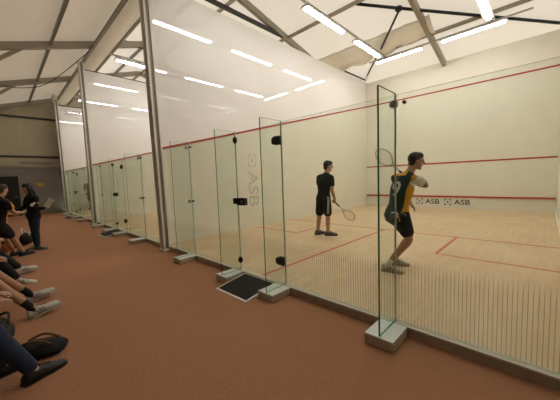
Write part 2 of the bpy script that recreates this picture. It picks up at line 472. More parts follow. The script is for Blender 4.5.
# ------------------------------------------------------------------ gable wall, gallery walls
mb = MB()
def gable(x0, x1, z0, z1f, ya, yb, mi):
    n = 24; ys = [ya+(yb-ya)*i/n for i in range(n+1)]
    for a, b in zip(ys, ys[1:]):
        za, zb = z1f(a), z1f(b)
        P = [(x0,a,z0),(x1,a,z0),(x1,b,z0),(x0,b,z0),(x0,a,za),(x1,a,za),(x1,b,zb),(x0,b,zb)]
        v = [mb.bm.verts.new(p) for p in P]
        for q in ((0,3,2,1),(4,5,6,7),(0,1,5,4),(1,2,6,5),(2,3,7,6),(3,0,4,7)):
            f = mb.bm.faces.new([v[i] for i in q]); f.material_index = mi
gable(XE-0.15, XE-0.03, 2.46, lambda y: roof_z(y)-0.02, -4.6, 12.5, 0)
mb.box((XE-0.15, -4.6, ZF), (XE, 12.5, 2.46), 1)
struct('wall_far', mb, [MT['clad'], MT['block']])
for i, z in enumerate((5.08, 3.01)):
    mb = MB(); mb.box((XE-0.03, -4.5, z-0.05), (XE+0.02, 12.4, z+0.05))
    tag(mb.build('trim_%d' % (4+i), MT['alud']), kind='structure')
mb = MB(); mb.box((XE, -4.5, 2.44), (XE+0.05, -0.2, 2.52)); tag(mb.build('trim_6', MT['pale']), kind='structure')
mb = MB(); mb.box((XE-0.03, -1.65, 2.66), (XE+0.05, -0.05, 2.77)); mb.bevel(0.012)
tag(mb.build('wall_conduit_box', MT['pale']), 'long pale strip fixed to the olive end wall above the blockwork', 'strip light')
d = thing('door_1', (XE, -2.25, ZF), None, None); d['kind'] = 'structure'
mb = MB(); mb.box((XE, -2.68, ZF), (XE+0.04, -1.78, 1.98)); mb.build('door_leaf', MT['darkdoor'], d)
mb = MB()
for lo, hi in (((XE,-1.78,ZF),(XE+0.06,-1.70,2.06)), ((XE,-2.76,ZF),(XE+0.06,-2.68,2.06)), ((XE,-2.68,1.98),(XE+0.06,-1.78,2.06))): mb.box(lo, hi)
mb.build('door_frame', MT['block'], d)
mb = MB(); mb.tube([(XE+0.05, -1.87, 0.92), (XE+0.09, -1.87, 0.92), (XE+0.09, -1.99, 0.92)], 0.011, n=8); mb.build('door_handle', MT['steel'], d)
mb = MB()
for y0, y1, z0, z1, r in ((-1.12,-0.80,1.43,1.60,0.0),):
    v = [(XE+0.02,-1.10,1.50),(XE+0.02,-0.92,1.42),(XE+0.02,-0.76,1.50),(XE+0.02,-0.86,1.60),(XE+0.02,-1.04,1.60)]
    A = [mb.bm.verts.new(p) for p in v]; B = [mb.bm.verts.new((p[0]-0.02, p[1], p[2])) for p in v]
    mb.bm.faces.new(A); mb.bm.faces.new(B[::-1])
    for i in range(5): mb.bm.faces.new((A[i], B[i], B[(i+1)%5], A[(i+1)%5]))
tag(mb.build('wall_sign', MT['yellow']), 'small yellow sign on the grey blockwork beside the dark door', 'sign')
mb = MB(); mb.box((XE-0.15, -4.6, ZF), (9.0, -4.48, roof_z(-4.5)-0.03)); struct('wall_back', mb, MT['cladd'])
mb = MB(); gable(9.0, 9.12, ZF, lambda y: roof_z(y)-0.02, -4.6, 12.5, 0); struct('wall_right', mb, MT['cladd'])
mb = MB(); mb.box((XE-0.15, 12.38, ZF), (9.0, 12.5, roof_z(12.5)-0.03)); struct('wall_front', mb, MT['clad'])

# ------------------------------------------------------------------ tent roof
mb = MB()
FX = [4.2*i for i in (2, 1, 0, -1, -2, -3, -4)]
xs = []
for a, b in zip(FX, FX[1:]):
    for i in range(6): xs.append((a+(b-a)*i/6, math.sin(PI*i/6)))
xs.append((XE+0.0, 0)); xs.insert(0, (9.2, 0))
ys = [-4.7+17.3*i/34 for i in range(35)]
ys.append(3.13); ys.sort()
grid = [[mb.bm.verts.new((x, y, roof_z(y)+0.02-0.05*s*math.sin(PI*min(1, max(0, (y+4.7)/17.3))))) for y in ys] for x, s in xs]
for A, B in zip(grid, grid[1:]):
    for j in range(len(ys)-1):
        f = mb.bm.faces.new((A[j], B[j], B[j+1], A[j+1])); f.smooth = True
        if ys[j+1] < 0.6: f.material_index = 1  # gallery side takes the dimmed copy of the fabric
struct('ceiling', mb, [MT['roof'], MT['roofdim']])

FRN = ['above the gallery end behind the right court wall', 'over the right half of the near court', 'over the middle of the near court', 'over the wall between near and middle courts', 'over the middle court', 'over the middle of the hall near the far court', 'against the far gable wall']
def roof_frame(x, label):
    t = thing('roof_frame', (x, 3.13, 7.1), label, 'roof truss', 'aluminium roof frames of the tent')
    h = 0.21
    def zz(y): return roof_z(y)-0.03-h/2
    mb = MB(); mb.bar((x, -4.45, zz(-4.45)), (x, 3.13, zz(3.12)), 0.12, h); mb.build('rafter', MT['alu'], t)
    mb = MB(); mb.bar((x, 12.3, zz(12.3)), (x, 3.13, zz(3.13)), 0.12, h); mb.build('rafter', MT['alu'], t)
    mb = MB(); mb.bar((x, 1.0, 6.62), (x, 5.5, 6.62), 0.09, 0.11); mb.build('collar_tie', MT['alud'], t)
    mb = MB(); mb.bar((x, -1.7, zz(-1.7)-0.05), (x, -4.3, 3.3), 0.08, 0.10); mb.build('knee_brace', MT['alu'], t)
    mb = MB(); mb.bar((x, -4.38, ZF), (x, -4.38, zz(-4.38)), 0.14, 0.18, (0,1,0)); mb.build('leg', MT['alu'], t)
    return t
for x, l in zip(FX, FRN): roof_frame(x if x > -16.5 else -16.8, 'grey aluminium roof frame ' + l)
PY = [(-3.0, 'above the back of the gallery'), (-1.05, 'above the gallery walkway'), (1.9, 'just inside above the glass wall'), (3.2, 'along the ridge'), (5.45, 'over the middle of the courts'), (7.95, 'over the front of the courts'), (10.4, 'beyond the front walls')]
for y, l in PY:
    mb = MB(); z = roof_z(y)-0.10
    mb.bar((XE+0.03, y, z), (9.0, y, z), 0.07, 0.10)
    tag(mb.build('roof_purlin', MT['alu'] if y > 3 else MT['groove'], None, (-4, y, z)), 'long roof purlin %s' % l, 'roof purlin', 'purlins running the length of the tent')
# diagonal braces over the near court
mb = MB(); mb.tube([(-1.36, 5.5, 6.62), (-0.42, 6.33, 6.42), (3.1, 9.4, 5.70)], 0.045, n=8)
br = tag(mb.build('roof_brace', MT['navy'], None, (-0.42, 6.33, 6.42)), 'blue black diagonal roof brace above the near court front wall', 'brace')
mb = MB(); mb.ell((-0.42, 6.33, 6.40), (0,1,0), (1,0,0), (0.11, 0.11, 0.09)); mb.build('joint_hub', MT['navy'], br)
mb = MB(); mb.tube([(-0.42, 6.33, 6.34), (-1.42, 7.48, 6.05), (-3.12, 9.55, 5.82)], 0.035, n=8)
tag(mb.build('corner_stay', MT['navy'], None, (-1.42, 7.48, 6.03)), 'dark stay pipe rising from the front left wall corner to the roof hub', 'brace')
mb = MB(); mb.tube([(-3.16, 9.6, 5.76), (-3.22, 7.9, 5.76)], 0.033, n=8)
tag(mb.build('wall_top_pipe', MT['navy'], None, (-3.2, 8.7, 5.76)), 'short dark pipe lying on top of the left wall at the front corner', 'pipe')
for pts, l in (([(-12.5,-2.3,5.42),(-11.5,-1.6,5.18),(-10.5,-0.9,5.28),(-8.5,0.1,6.1)], 'thin sagging cable between two roof frames above the gallery walkway'),
               ([(-8.4,0.6,6.05),(-8.3,1.5,5.95),(-8.0,2.8,6.3)], 'thin dark cable looping under the roof above the middle court')):
    mb = MB(); mb.tube(pts, 0.014, n=6, sub=6); tag(mb.build('roof_cable', MT['alud'], None, pts[1]), l, 'cable')
# fabric gutter over the posts
g = thing('fabric_gutter', (-8, 0.35, 6.05), 'long cream fabric gutter slung between two tubes above the posts', 'fabric gutter')
mb = MB(); rows = []
for i in range(61):
    x = XE+0.1+(9.0-XE-0.1)*i/60
    rows.append([mb.bm.verts.new((x, 0.08+0.52*j/6, 6.05-0.11*math.sin(PI*j/6)*(1+0.3*math.sin(i*1.7)))) for j in range(7)])
for A, B in zip(rows, rows[1:]):
    for j in range(6):
        f = mb.bm.faces.new((A[j], B[j], B[j+1], A[j+1])); f.smooth = True
mb.build('fabric', MT['drape'], g)
for y in (0.06, 0.62):
    mb = MB(); mb.bar((XE+0.05, y, 6.05), (9.0, y, 6.05), 0.07, 0.11); mb.build('edge_tube', MT['groove'], g)
# cloth hanging below the roof at the front of the near court
mb = MB(); rows = []
nx = 60
for i in range(nx+1):
    u = i/nx; x = -4.05+4.25*u
    yt = 7.12+0.04*abs(math.sin(u*PI*6)); yb = 8.30-0.34*u**2+0.05*math.sin(u*23); row = []
    for j in range(9):
        v = j/8; y = yt+(yb-yt)*v
        row.append(mb.bm.verts.new((x, y, roof_z(y)-0.06-0.13*math.sin(PI*v)-0.04*v-0.03*math.sin(u*29+v*4)*v)))
    rows.append(row)
for A, B in zip(rows, rows[1:]):
    for j in range(8):
        f = mb.bm.faces.new((A[j], B[j], B[j+1], A[j+1])); f.smooth = True
o = mb.build('hanging_cloth', MT['drape'], None, (-1.8, 7.6, 6.1))
tag(o, 'loose beige cloth hanging from the roof above the front of the near court', 'cloth')
md = o.modifiers.new('solid', 'SOLIDIFY'); md.thickness = 0.006

# ------------------------------------------------------------------ lamps on rails
LZ = 5.75
def lamp(p, q, label, grp):
    p, q = V(p), V(q); c = (p+q)/2; t = (q-p).normalized()
    L = thing('ceiling_light', c, label, 'ceiling light', grp)
    mb = MB(); mb.bar(p, q, 0.20, 0.05, prof=[(-0.13,0.0),(0.13,0.0),(0.08,0.06),(-0.08,0.06)]); mb.build('housing', MT['housing'], L)
    mb = MB(); mb.bar(p+t*0.04+V((0,0,-0.012)), q-t*0.04+V((0,0,-0.012)), 0.115, 0.022); mb.build('diffuser', MT['tube'], L)
    for s in (0.25, 0.75):
        x = p+(q-p)*s
        mb = MB(); mb.tube([x+V((0,0,0.05)), x+V((0,0,0.13))], 0.008, n=6); mb.build('hanger', MT['alud'], L)
for k, cx in enumerate(COURTS):
    for sx, sn in ((-1, 'left'), (1, 'right')):
        x = cx+sx*1.63
        mb = MB(); mb.box((x-0.03, 0.5, LZ+0.13), (x+0.03, 8.2, LZ+0.17))
        tag(mb.build('lamp_rail', MT['housing'], None, (x, 4.3, LZ+0.15)), 'thin grey rail carrying the %s lamp row of the %s' % (sn, CN[k]), 'lamp rail', 'lamp rails')
        for (a, b), nm in (((0.67, 2.50), 'glass wall end'), ((3.25, 5.15), 'middle'), ((5.85, 7.65), 'front end')):
            lamp((x, a, LZ), (x, b, LZ), 'long white fluorescent light, %s of the %s row over the %s' % (nm, sn, CN[k]), 'court strip lights')
        a, b = sorted((cx+sx*0.28, cx+sx*2.0))
        lamp((a, 8.12, LZ), (b, 8.12, LZ), 'crosswise white fluorescent light by the front wall, %s half of the %s' % (sn, CN[k]), 'court strip lights')
    mb = MB(); mb.box((cx-2.3, 8.20, LZ+0.13), (cx+2.55, 8.26, LZ+0.17))
    tag(mb.build('lamp_rail', MT['housing'], None, (cx, 8.2, LZ+0.15)), 'thin grey crosswise rail near the front wall of the %s' % CN[k], 'lamp rail', 'lamp rails')

# ------------------------------------------------------------------ glass walls
mb = MB(); mb.box((XE+0.05, -0.045, ZF-0.01), (9.0, 0.0, -0.018), 0); mb.box((XE+0.05, -0.055, -0.018), (9.0, 0.0, 0.0), 1)
tag(mb.build('baseboard_court', [MT['skirt'], MT['skirtlight']]), kind='structure')
GT = 0.012
def pane(parent, name, x0, x1, glass, z0=0.004, z1=2.13):
    t = MB()
    fs = t.box((x0+0.004, 0.002, z0), (x1-0.004, 0.002+GT, z1), 0)
    for i in (0, 1, 3, 5): fs[i].material_index = 1
    return t.build(name, [glass, MT['edgepale']], parent)
FDIST = 0.36
def fin(parent, x, depth=FDIST, clamps=()):
    m = MB()
    fs = m.box((x-0.008, -depth, 0.0), (x+0.008, -0.003, 2.14), 0)
    for i in (0, 1, 2): fs[i].material_index = 1
    fs[4].material_index = 2
    o = m.build('glass_fin', [MT['glassfin'], MT['edge'], MT['edgepale']], parent)
    for z in clamps:
        c = MB(); c.box((x-0.03, -0.07, z-0.028), (x+0.03, -0.002, z+0.028)); c.bevel(0.008); c.build('clamp', MT['clampsteel'], o)
        c = MB(); c.tube([(x+0.085, -0.004, z+0.005), (x+0.085, -0.03, z+0.005)], 0.016, n=10); c.build('bolt', MT['blackplastic'], o)
    return o
def block(x, label, y0=-0.385, y1=-0.056, w=0.265):
    t = thing('support_block', (x, (y0+y1)/2, ZF), label, 'support block', 'concrete blocks under the glass fins')
    m = MB(); m.box((x-w/2, y0, ZF), (x+w/2, y1, -0.014)); m.bevel(0.008); m.build('body', MT['concrete'], t)
    m = MB(); m.box((x-w/2+0.004, y0+0.004, -0.014), (x+w/2-0.004, y1-0.002, -0.001)); m.build('top_sheen', MT['plate'], t)  # thin slab coloured as the lamp reflection
FN = ['left end', 'left door', 'right door', 'right end']
for k, cx in enumerate(COURTS):
    gw_ = thing('glass_wall', (cx, 0, 0), 'tall clear glass back wall of the %s with green edged fins and a door' % CN[k], 'glass wall')
    for i, fx in enumerate((-1.92, -0.48, 0.49, 1.94)):
        fin(gw_, cx+fx, clamps=(2.04, 1.03) if i in (0, 3) else ())
        block(cx+fx, 'beige block with painted lamp sheen on top under the %s fin of the %s glass wall' % (FN[i], CN[k]))
    for a, b in ((-3.2, -1.92), (-1.92, -0.48), (0.49, 1.94), (1.94, 3.2)):
        pane(gw_, 'glass_panel', cx+a, cx+b, MT['glass'])
    d = pane(gw_, 'glass_door', cx-0.48, cx+0.49, MT['glass'], 0.012, 2.12)
    for z in (1.90, 0.30):                                    # hinges on the right, pointed plates
        for y, n in ((-0.016, 1), (0.016, -1)):
            m = MB(); yb = y+0.006*(-n)
            prof = [(0.485, -0.055), (0.485, 0.055), (0.38, 0.055), (0.335, 0.03), (0.335, -0.03), (0.38, -0.055)]
            A = [m.bm.verts.new((cx+p[0], y-0.010*n, z+p[1])) for p in prof]; B = [m.bm.verts.new((cx+p[0], y+0.002*n, z+p[1])) for p in prof]
            m.bm.faces.new(A); m.bm.faces.new(B[::-1])
            for i in range(6): m.bm.faces.new((A[i], B[i], B[(i+1)%6], A[(i+1)%6]))
            tag(m.build('hinge', MT['blackplastic'], d), 'black plate')
    for z in (2.01, 0.15):
        m = MB(); m.box((cx-0.52, -0.030, z-0.05), (cx-0.445, 0.03, z+0.05)); m.bevel(0.02, 3); tag(m.build('pivot_fitting', MT['blackplastic'], d), 'black rounded fitting')
    m = MB(); m.box((cx-0.47, -0.035, 1.02), (cx-0.29, 0.04, 1.13)); m.bevel(0.006)
    lk = tag(m.build('lock', MT['blackplastic'], d), 'black lock case')
    m = MB(); m.box((cx-0.36, -0.05, 1.045), (cx-0.30, -0.035, 1.105)); m.bevel(0.01); tag(m.build('lock_knob', MT['steel'], d), 'steel knob')
    m = MB(); m.box((cx-0.57, -0.03, 1.035), (cx-0.49, 0.035, 1.125)); m.bevel(0.006); tag(m.build('strike_plate', MT['blackplastic'], d), 'black strike box')
    m = MB()
    add_emblem(m, (cx-0.10, -0.004, 1.68), 0.17, (1, 0, 0), (0, 0, 1), 0.0008)
    add_text(m, 'ASB', 0.30, (cx-0.10, -0.004, 1.27), (0, 0, -1), (1, 0, 0), 0.0008)
    fr = m.build('lettering', MT['frost'], d)
    tag(fr, 'faint frosted emblem and vertical letters ASB')
    t = thing('doormat', (cx, -0.3, ZF), 'black doormat with white border before the %s glass door' % CN[k], 'doormat', 'mats in front of the court doors')
    x0, x1, y0, y1, za, zb = cx-0.31, cx+0.35, -0.58, -0.06, -0.088, -0.012
    def wedge(m, x0, x1, y0, y1, za, zb, lo, mi=0):
        P = [(x0,y0,lo),(x1,y0,lo),(x1,y1,lo),(x0,y1,lo),(x0,y0,za),(x1,y0,za),(x1,y1,zb),(x0,y1,zb)]
        v = [m.bm.verts.new(p) for p in P]
        for q in ((0,3,2,1),(4,5,6,7),(0,1,5,4),(1,2,6,5),(2,3,7,6),(3,0,4,7)): m.bm.faces.new([v[i] for i in q])
    m = MB(); wedge(m, x0, x1, y0, y1, za, zb, ZF); m.build('ramp_base', MT['whiteedge'], t)
    e = 0.03; sl = (zb-za)/(y1-y0)
    m = MB(); wedge(m, x0+e, x1-e, y0+e, y1-0.02, za+sl*e+0.006, zb-sl*0.02+0.006, ZF+0.01); m.build('rubber_top', MT['rubber'], t)

# ------------------------------------------------------------------ aluminium posts in front of the wall ends
PN = ['nearest tall grey aluminium post between near and middle courts', 'second tall grey aluminium post between middle and far courts', 'farthest tall grey aluminium post at the end of the glass wall']
for k, cx in enumerate(COURTS):
    xb, xt = cx-3.06+(0.0, 0.1, 0.6)[k], cx-3.33+(0.0, 0.25, 0.5)[k]
    t = thing('tent_post', (xb, -0.16, ZF), PN[k], 'post', 'posts along the glass wall')
    b, tp = (xb, -0.095, ZF), (xt, -0.082, 5.9)
    W2, D = 0.105, 0.075
    prof = [(-W2,-D),(-0.035,-D),(-0.035,-D+0.03),(0.035,-D+0.03),(0.035,-D),(W2,-D),(W2,-0.035),(W2-0.03,-0.035),(W2-0.03,0.035),(W2,0.035),(W2,D),(0.035,D),(0.035,D-0.03),(-0.035,D-0.03),(-0.035,D),(-W2,D),(-W2,0.035),(-W2+0.03,0.035),(-W2+0.03,-0.035),(-W2,-0.035)]
    m = MB(); m.bar(b, tp, 0.2, 0.2, (0, 1, 0), prof=prof); m.build('shaft', MT['post'], t)
    m = MB()
    for dx, dy in ((W2-0.031, 0), (0, -D+0.031)):
        m.bar((b[0]+dx, b[1]+dy, b[2]), (tp[0]+dx, tp[1]+dy, tp[2]), 0.012 if dx else 0.066, 0.066 if dx else 0.012, (0, 1, 0))
    m.build('groove_insert', MT['groove'], t)
    m = MB(); m.box((xb-0.13, -0.20, ZF), (xb+0.13, -0.06, ZF+0.05)); m.bevel(0.01); m.build('base_plate', MT['whiteedge'], t)
    if k == 2:
        m = MB(); m.tube([(xt-0.12, -0.13, 5.85), (xt-0.05, -0.13, 6.02), (xt+0.1, -0.13, 6.05)], 0.11, n=10, sub=3); m.build('top_bracket', MT['drape'], t)

# ------------------------------------------------------------------ people
def hand(mb, w, d, n, right, curl=0.5, s=1.0):
    w, d, n = V(w), V(d).normalized(), V(n)
    n = (n-d*n.dot(d)).normalized()
    l = d.cross(n) if right else n.cross(d)
    mb.tube([w-d*0.01, w+d*0.035*s, w+d*0.085*s], [(0.026*s, 0.019*s), (0.036*s, 0.017*s), (0.040*s, 0.013*s)], lat=l, n=10, sub=2)
    for j, (off, ln) in enumerate(((0.031, 0.072), (0.0105, 0.080), (-0.0105, 0.074), (-0.031, 0.058))):
        p = w+d*(0.082-0.004*abs(j-1))*s+l*off*s
        spl = l*(0.16-0.10*j)
        pts = [p-d*0.02*s, p]; a = curl*0.35
        for q in (0.42, 0.32, 0.26):
            dirv = ((d+spl*(1 if curl < 0.7 else 0.3))*math.cos(a)+n*math.sin(a)).normalized()
            p = p+dirv*ln*q*s; pts.append(p); a += curl
        mb.tube(pts, [0.0095*s, 0.009*s, 0.0085*s, 0.008*s, 0.007*s], n=8)
    p = w+d*0.022*s+l*0.024*s
    d1 = (d*0.62+l*0.66+n*0.42).normalized(); d2 = (d*0.8+l*(0.25-0.5*min(curl, 1))+n*0.6).normalized()
    mb.tube([p, p+d1*0.042*s, p+d1*0.042*s+d2*0.032*s, p+d1*0.042*s+d2*0.055*s], [0.014*s, 0.0115*s, 0.010*s, 0.008*s], n=8)

def shoe(parent, ank, toe, top_mat, sole_mat, length=0.30, stripe=None, upv=(0, 0, 1), low=0.09):
    """shoe whose ankle opening is at ank; toe = pointing direction; low = ankle height above the sole"""
    ank, t = V(ank), V(toe).normalized(); u = V(upv); u = (u-t*u.dot(t)).normalized(); l = t.cross(u)
    heel = ank-t*0.075-u*low
    prof = [(0.0,0.030,0.088),(0.07,0.040,0.118),(0.22,0.044,0.124),(0.40,0.045,0.112),(0.58,0.052,0.088),(0.78,0.054,0.070),(0.92,0.044,0.058),(1.0,0.022,0.040)]
    def lay(mb, z0, zf, grow):
        rings = []
        for s, w, h in prof:
            ring = []
            for j in range(12):
                a = PI*j/11
                x = math.cos(a); y = math.sin(a)**0.7
                ring.append(mb.bm.verts.new(heel+t*(s*length*(1+grow*0.15)-grow*0.02)+l*(w+grow*0.1*0.05)*x+u*(z0+(zf(h)-z0)*y)))
            rings.append(ring)
        for A, B in zip(rings, rings[1:]):
            for j in range(11):
                f = mb.bm.faces.new((A[j], A[j+1], B[j+1], B[j])); f.smooth = True
            mb.bm.faces.new((A[0], B[0], B[11], A[11]))
        mb.bm.faces.new(rings[0]); mb.bm.faces.new(rings[-1][::-1])
    mb = MB(); lay(mb, 0.022, lambda h: h, 0); o = mb.build('shoe', top_mat, parent)
    mb = MB()
    A, B = [], []
    for s, w, h in prof+[(q[0], -q[1], q[2]) for q in prof[::-1]]:
        p = heel+t*(s*length*1.03-0.004)+l*(w*1.10)
        A.append(mb.bm.verts.new(p)); B.append(mb.bm.verts.new(p+u*0.026))
    mb.bm.faces.new(A); mb.bm.faces.new(B[::-1])
    for i in range(len(A)): mb.bm.faces.new((A[i], A[(i+1) % len(A)], B[(i+1) % len(A)], B[i]))
    mb.build('sole', sole_mat, o)
    mb = MB()
    for q in range(4):
        c = heel+t*(0.115+0.024*q)+u*(0.116-0.0085*q)
        mb.tube([c-l*0.02, c+u*0.004, c+l*0.02], 0.004, n=6)
    mb.build('laces', stripe or sole_mat, o)
    if stripe:
        mb = MB()
        for sd in (-1, 1):
            for q in range(3):
                c = heel+t*(0.10+0.03*q)+l*sd*0.049
                mb.bar(c+u*0.028, c+u*0.085-t*0.02-l*sd*0.010, 0.006, 0.014, l)
        mb.build('stripe', stripe, o)
    return o

def person(label, base, J, hair='short', skin='skin', hairm='hair', top=('shirt', 'blackcloth', 0.55), bottom=('shorts', 'blackcloth', 0.80),
           shoes=('shoegrey', 'sole', None), socks='whitecloth', sock_h=0.35, voxel=0.0065, s=1.0, cvox=0.011, cat='person'):
    P = {k: (V(v) if isinstance(v, (tuple, list)) else v) for k, v in J.items()}
    root = thing('person', base, label, cat)
    lh, ls = P['lat_hip'].normalized(), P['lat_sh'].normalized()
    hip, chest, neck, head = P['hip'], P['chest'], P['neck'], P['head']
    waist = hip*0.58+chest*0.42
    spine = (neck-hip).normalized()
    hR, hL = hip+lh*0.088*s, hip-lh*0.088*s
    f = P['face'].normalized(); r = f.cross(V((0,0,1))).normalized(); u = r.cross(f)
    mb = MB()
    def torso(m, g, lo=-0.09, nb=0.06):
        m.tube([hip+spine*lo, hip, waist, chest, chest*0.45+neck*0.55, neck-spine*0.01],
               [((0.172 if g else 0.125)*s+g, (0.128 if g else 0.095)*s+g), ((0.168 if g else 0.158)*s+g, (0.124 if g else 0.112)*s+g), (0.138*s+g, 0.096*s+g), (0.160*s+g, 0.112*s+g), (0.135*s+g, 0.088*s+g), (nb+g*0.6, nb+g*0.4)],
               lat=(lh+ls), n=20, sub=4)
    torso(mb, 0)
    mb.tube([neck-spine*0.04, neck*0.5+head*0.5, head-u*0.02], [0.062*s, 0.055*s, 0.055*s], n=12, sub=2)
    mb.ell(head+u*0.025*s-f*0.005, f, r, (0.074*s, 0.094*s, 0.098*s))
    mb.ell(head-u*0.045*s+f*0.022*s, f, r, (0.054*s, 0.064*s, 0.072*s))
    mb.ell(head-u*0.103*s+f*0.060*s, f, r, (0.022*s, 0.02*s, 0.018*s), 10, 6)
    mb.tube([head+u*0.022*s+f*0.088*s, head-u*0.028*s+f*0.112*s], [0.009*s, 0.0145*s], n=8)
    mb.tube([head+u*0.03*s+f*0.084*s-r*0.035*s, head+u*0.034*s+f*0.092*s, head+u*0.03*s+f*0.084*s+r*0.035*s], 0.011*s, n=8)
    for sd in (-1, 1): mb.ell(head+r*sd*0.076*s-f*0.005-u*0.008*s, f+r*sd*0.3, r, (0.010*s, 0.021*s, 0.034*s), 10, 8)
    for q, right in (('R', True), ('L', False)):
        sh, el, wr = P['s'+q], P['e'+q], P['w'+q]
        mb.tube([neck-spine*0.05, sh-spine*0.01], [0.058*s, 0.055*s], n=12)
        mb.tube([sh, sh*0.5+el*0.5, el, el*0.65+wr*0.35, wr], [0.054*s, 0.046*s, 0.037*s, 0.039*s, 0.025*s], n=12, sub=3)
        hand(mb, wr, P.get('d'+q, wr-el), P['n'+q], right, P.get('c'+q, 0.45), s)
        hp, kn, an = (hR if right else hL), P['k'+q], P['a'+q]
        mb.tube([hp, hp*0.5+kn*0.5, kn, kn*0.68+an*0.32, an], [0.085*s, 0.073*s, 0.052*s, 0.055*s, 0.035*s], n=14, sub=3)
        mb.tube([an, an-V((0,0,0.03))+P['t'+q].normalized()*0.07], [0.036*s, 0.03*s], n=10)
    body = mb.build('body', MT[skin], root, voxel=voxel)
    # face
    for sd in (-1, 1):
        m = MB(); m.ell(head+u*0.012*s+f*0.082*s+r*sd*0.031*s, f, r, (0.013*s, 0.009*s, 0.008*s), 10, 6); m.build('eye', MT['eye'], root)
    m = MB(); m.ell(head-u*0.066*s+f*0.082*s, f, r, (0.022*s, 0.008*s, 0.006*s), 10, 6); m.build('mouth', MT['lip'], root)
    m = MB()
    m.ell(head+u*0.040*s-f*0.020*s, f, r, (0.084*s, 0.096*s, 0.095*s)); m.ell(head+u*0.075*s+f*0.025*s, f, r, (0.066*s, 0.072*s, 0.055*s))
    if hair == 'short': m.ell(head-u*0.03*s-f*0.048*s, f, r, (0.066*s, 0.055*s, 0.065*s))
    if hair == 'long':
        m.tube([head-f*0.03, head-u*0.10*s-f*0.075*s, head-u*0.24*s-f*0.10*s, head-u*0.36*s-f*0.10*s], [(0.09,0.07),(0.095,0.06),(0.09,0.045),(0.06,0.03)], lat=r, n=14, sub=3)
        for sd in (-1, 1): m.tube([head+u*0.03*s+r*sd*0.07*s, head-u*0.10*s+r*sd*0.082*s-f*0.01, head-u*0.22*s+r*sd*0.085*s-f*0.03], [0.03, 0.032, 0.02], n=10, sub=2)
    m.build('hair', MT[hairm], root, voxel=0.010)
    # top
    nm, mtn, sl = top
    m = MB(); torso(m, 0.017, lo=-0.075, nb=0.058)
    for q in 'RL':
        sh, el, wr = P['s'+q], P['e'+q], P['w'+q]
        m.tube([neck-spine*0.06, sh-spine*0.005], [0.064*s, 0.066*s], n=12)
        if sl <= 1:
            e = sh+(el-sh)*sl; m.tube([sh, sh*0.5+e*0.5, e], [0.069*s, 0.070*s, 0.070*s], n=14, sub=2)
        else:
            m.tube([sh, sh*0.5+el*0.5, el, wr], [0.070*s, 0.062*s, 0.055*s, 0.042*s], n=14, sub=3)
    shirt = m.build(nm, MT[mtn], root, voxel=cvox)
    # bottom
    nm, mtn, ln = bottom
    m = MB()
    m.tube([hip-spine*0.07, hip, hip+spine*0.09], [(0.145*s, 0.118*s), (0.172*s, 0.128*s), (0.150*s, 0.112*s)], lat=lh, n=18, sub=3)
    for q in 'RL':
        hp, kn, an = (hR if q == 'R' else hL), P['k'+q], P['a'+q]
        if ln <= 1:
            e = hp+(kn-hp)*ln; m.tube([hp, hp*0.5+e*0.5, e], [0.102*s, 0.100*s, 0.094*s], n=16, sub=3)
        else:
            e = an+(kn-an)*0.08; m.tube([hp, hp*0.5+kn*0.5, kn, kn*0.6+e*0.4, e], [0.100*s, 0.087*s, 0.068*s, 0.066*s, 0.054*s], n=16, sub=3)
    pants = m.build(nm, MT[mtn], root, voxel=cvox)
    for q in 'RL':
        an, kn, tq = P['a'+q], P['k'+q], P['t'+q]
        shoe(root, an, tq, MT[shoes[0]], MT[shoes[1]], stripe=MT[shoes[2]] if shoes[2] else None, upv=P.get('u'+q, V((0,0,1))))
        if ln <= 1 and socks:
            m = MB(); m.tube([an-V((0,0,0.02)), an+(kn-an)*sock_h*0.5, an+(kn-an)*sock_h], [0.042*s, 0.040*s, 0.043*s], n=12); m.build('sock', MT[socks], root)
    return root, shirt, pants

def racket(hand_c, axis, nrm, label):
    """squash racket: hand_c = middle of the grip; axis points to the head; nrm = normal of the string bed"""
    a = V(axis).normalized(); n = V(nrm); n = (n-a*n.dot(a)).normalized(); b = a.cross(n)
    c = V(hand_c)
    root = thing('squash_racket', c, label, 'racket')
    m = MB(); m.tube([c-a*0.10, c+a*0.10], [0.0165, 0.0155], n=10); m.build('grip', MT['blackcloth'], root)
    L = lambda d: c+a*d
    cen, hl, hw = L(0.415), 0.155, 0.105
    m = MB()
    m.tube([L(0.10), L(0.20)], 0.0095, n=8)
    loop = []
    for i in range(33):
        t = PI+2*PI*i/32
        k = math.cos(t)
        w = hw*(1.0 if k > 0 else 1.0-0.25*k*k)
        loop.append(cen+a*hl*k+b*w*math.sin(t))
    m.tube(loop, 0.0085, n=8)
    for sd in (-1, 1): m.tube([L(0.195), L(0.27)+b*sd*0.03, cen-a*0.10+b*sd*0.076], 0.008, n=8)
    m.build('frame', MT['racket'], root)
    m = MB()
    for i in range(-5, 6):
        x = i*0.018; k = math.sqrt(max(0, 1-(x/hw)**2)); m.bar(cen-a*hl*k*0.97+b*x, cen+a*hl*k*0.97+b*x, 0.0016, 0.0016, n)
    for i in range(-7, 8):
        y = i*0.019; k = math.sqrt(max(0, 1-(y/hl)**2)); m.bar(cen+a*y-b*hw*k*0.94, cen+a*y+b*hw*k*0.94, 0.0016, 0.0016, n)
    m.build('strings', MT['string'], root)
    return root

def grip_hand(el, wr, axis, right):
    """hand direction and palm normal for a hand that closes round a handle along axis"""
    a = V(axis).normalized(); d = V(wr)-V(el); d = (d-a*d.dot(a)).normalized()
    n = a.cross(d) if right else d.cross(a)
    return d, n, V(wr)+d*0.078+n*0.030

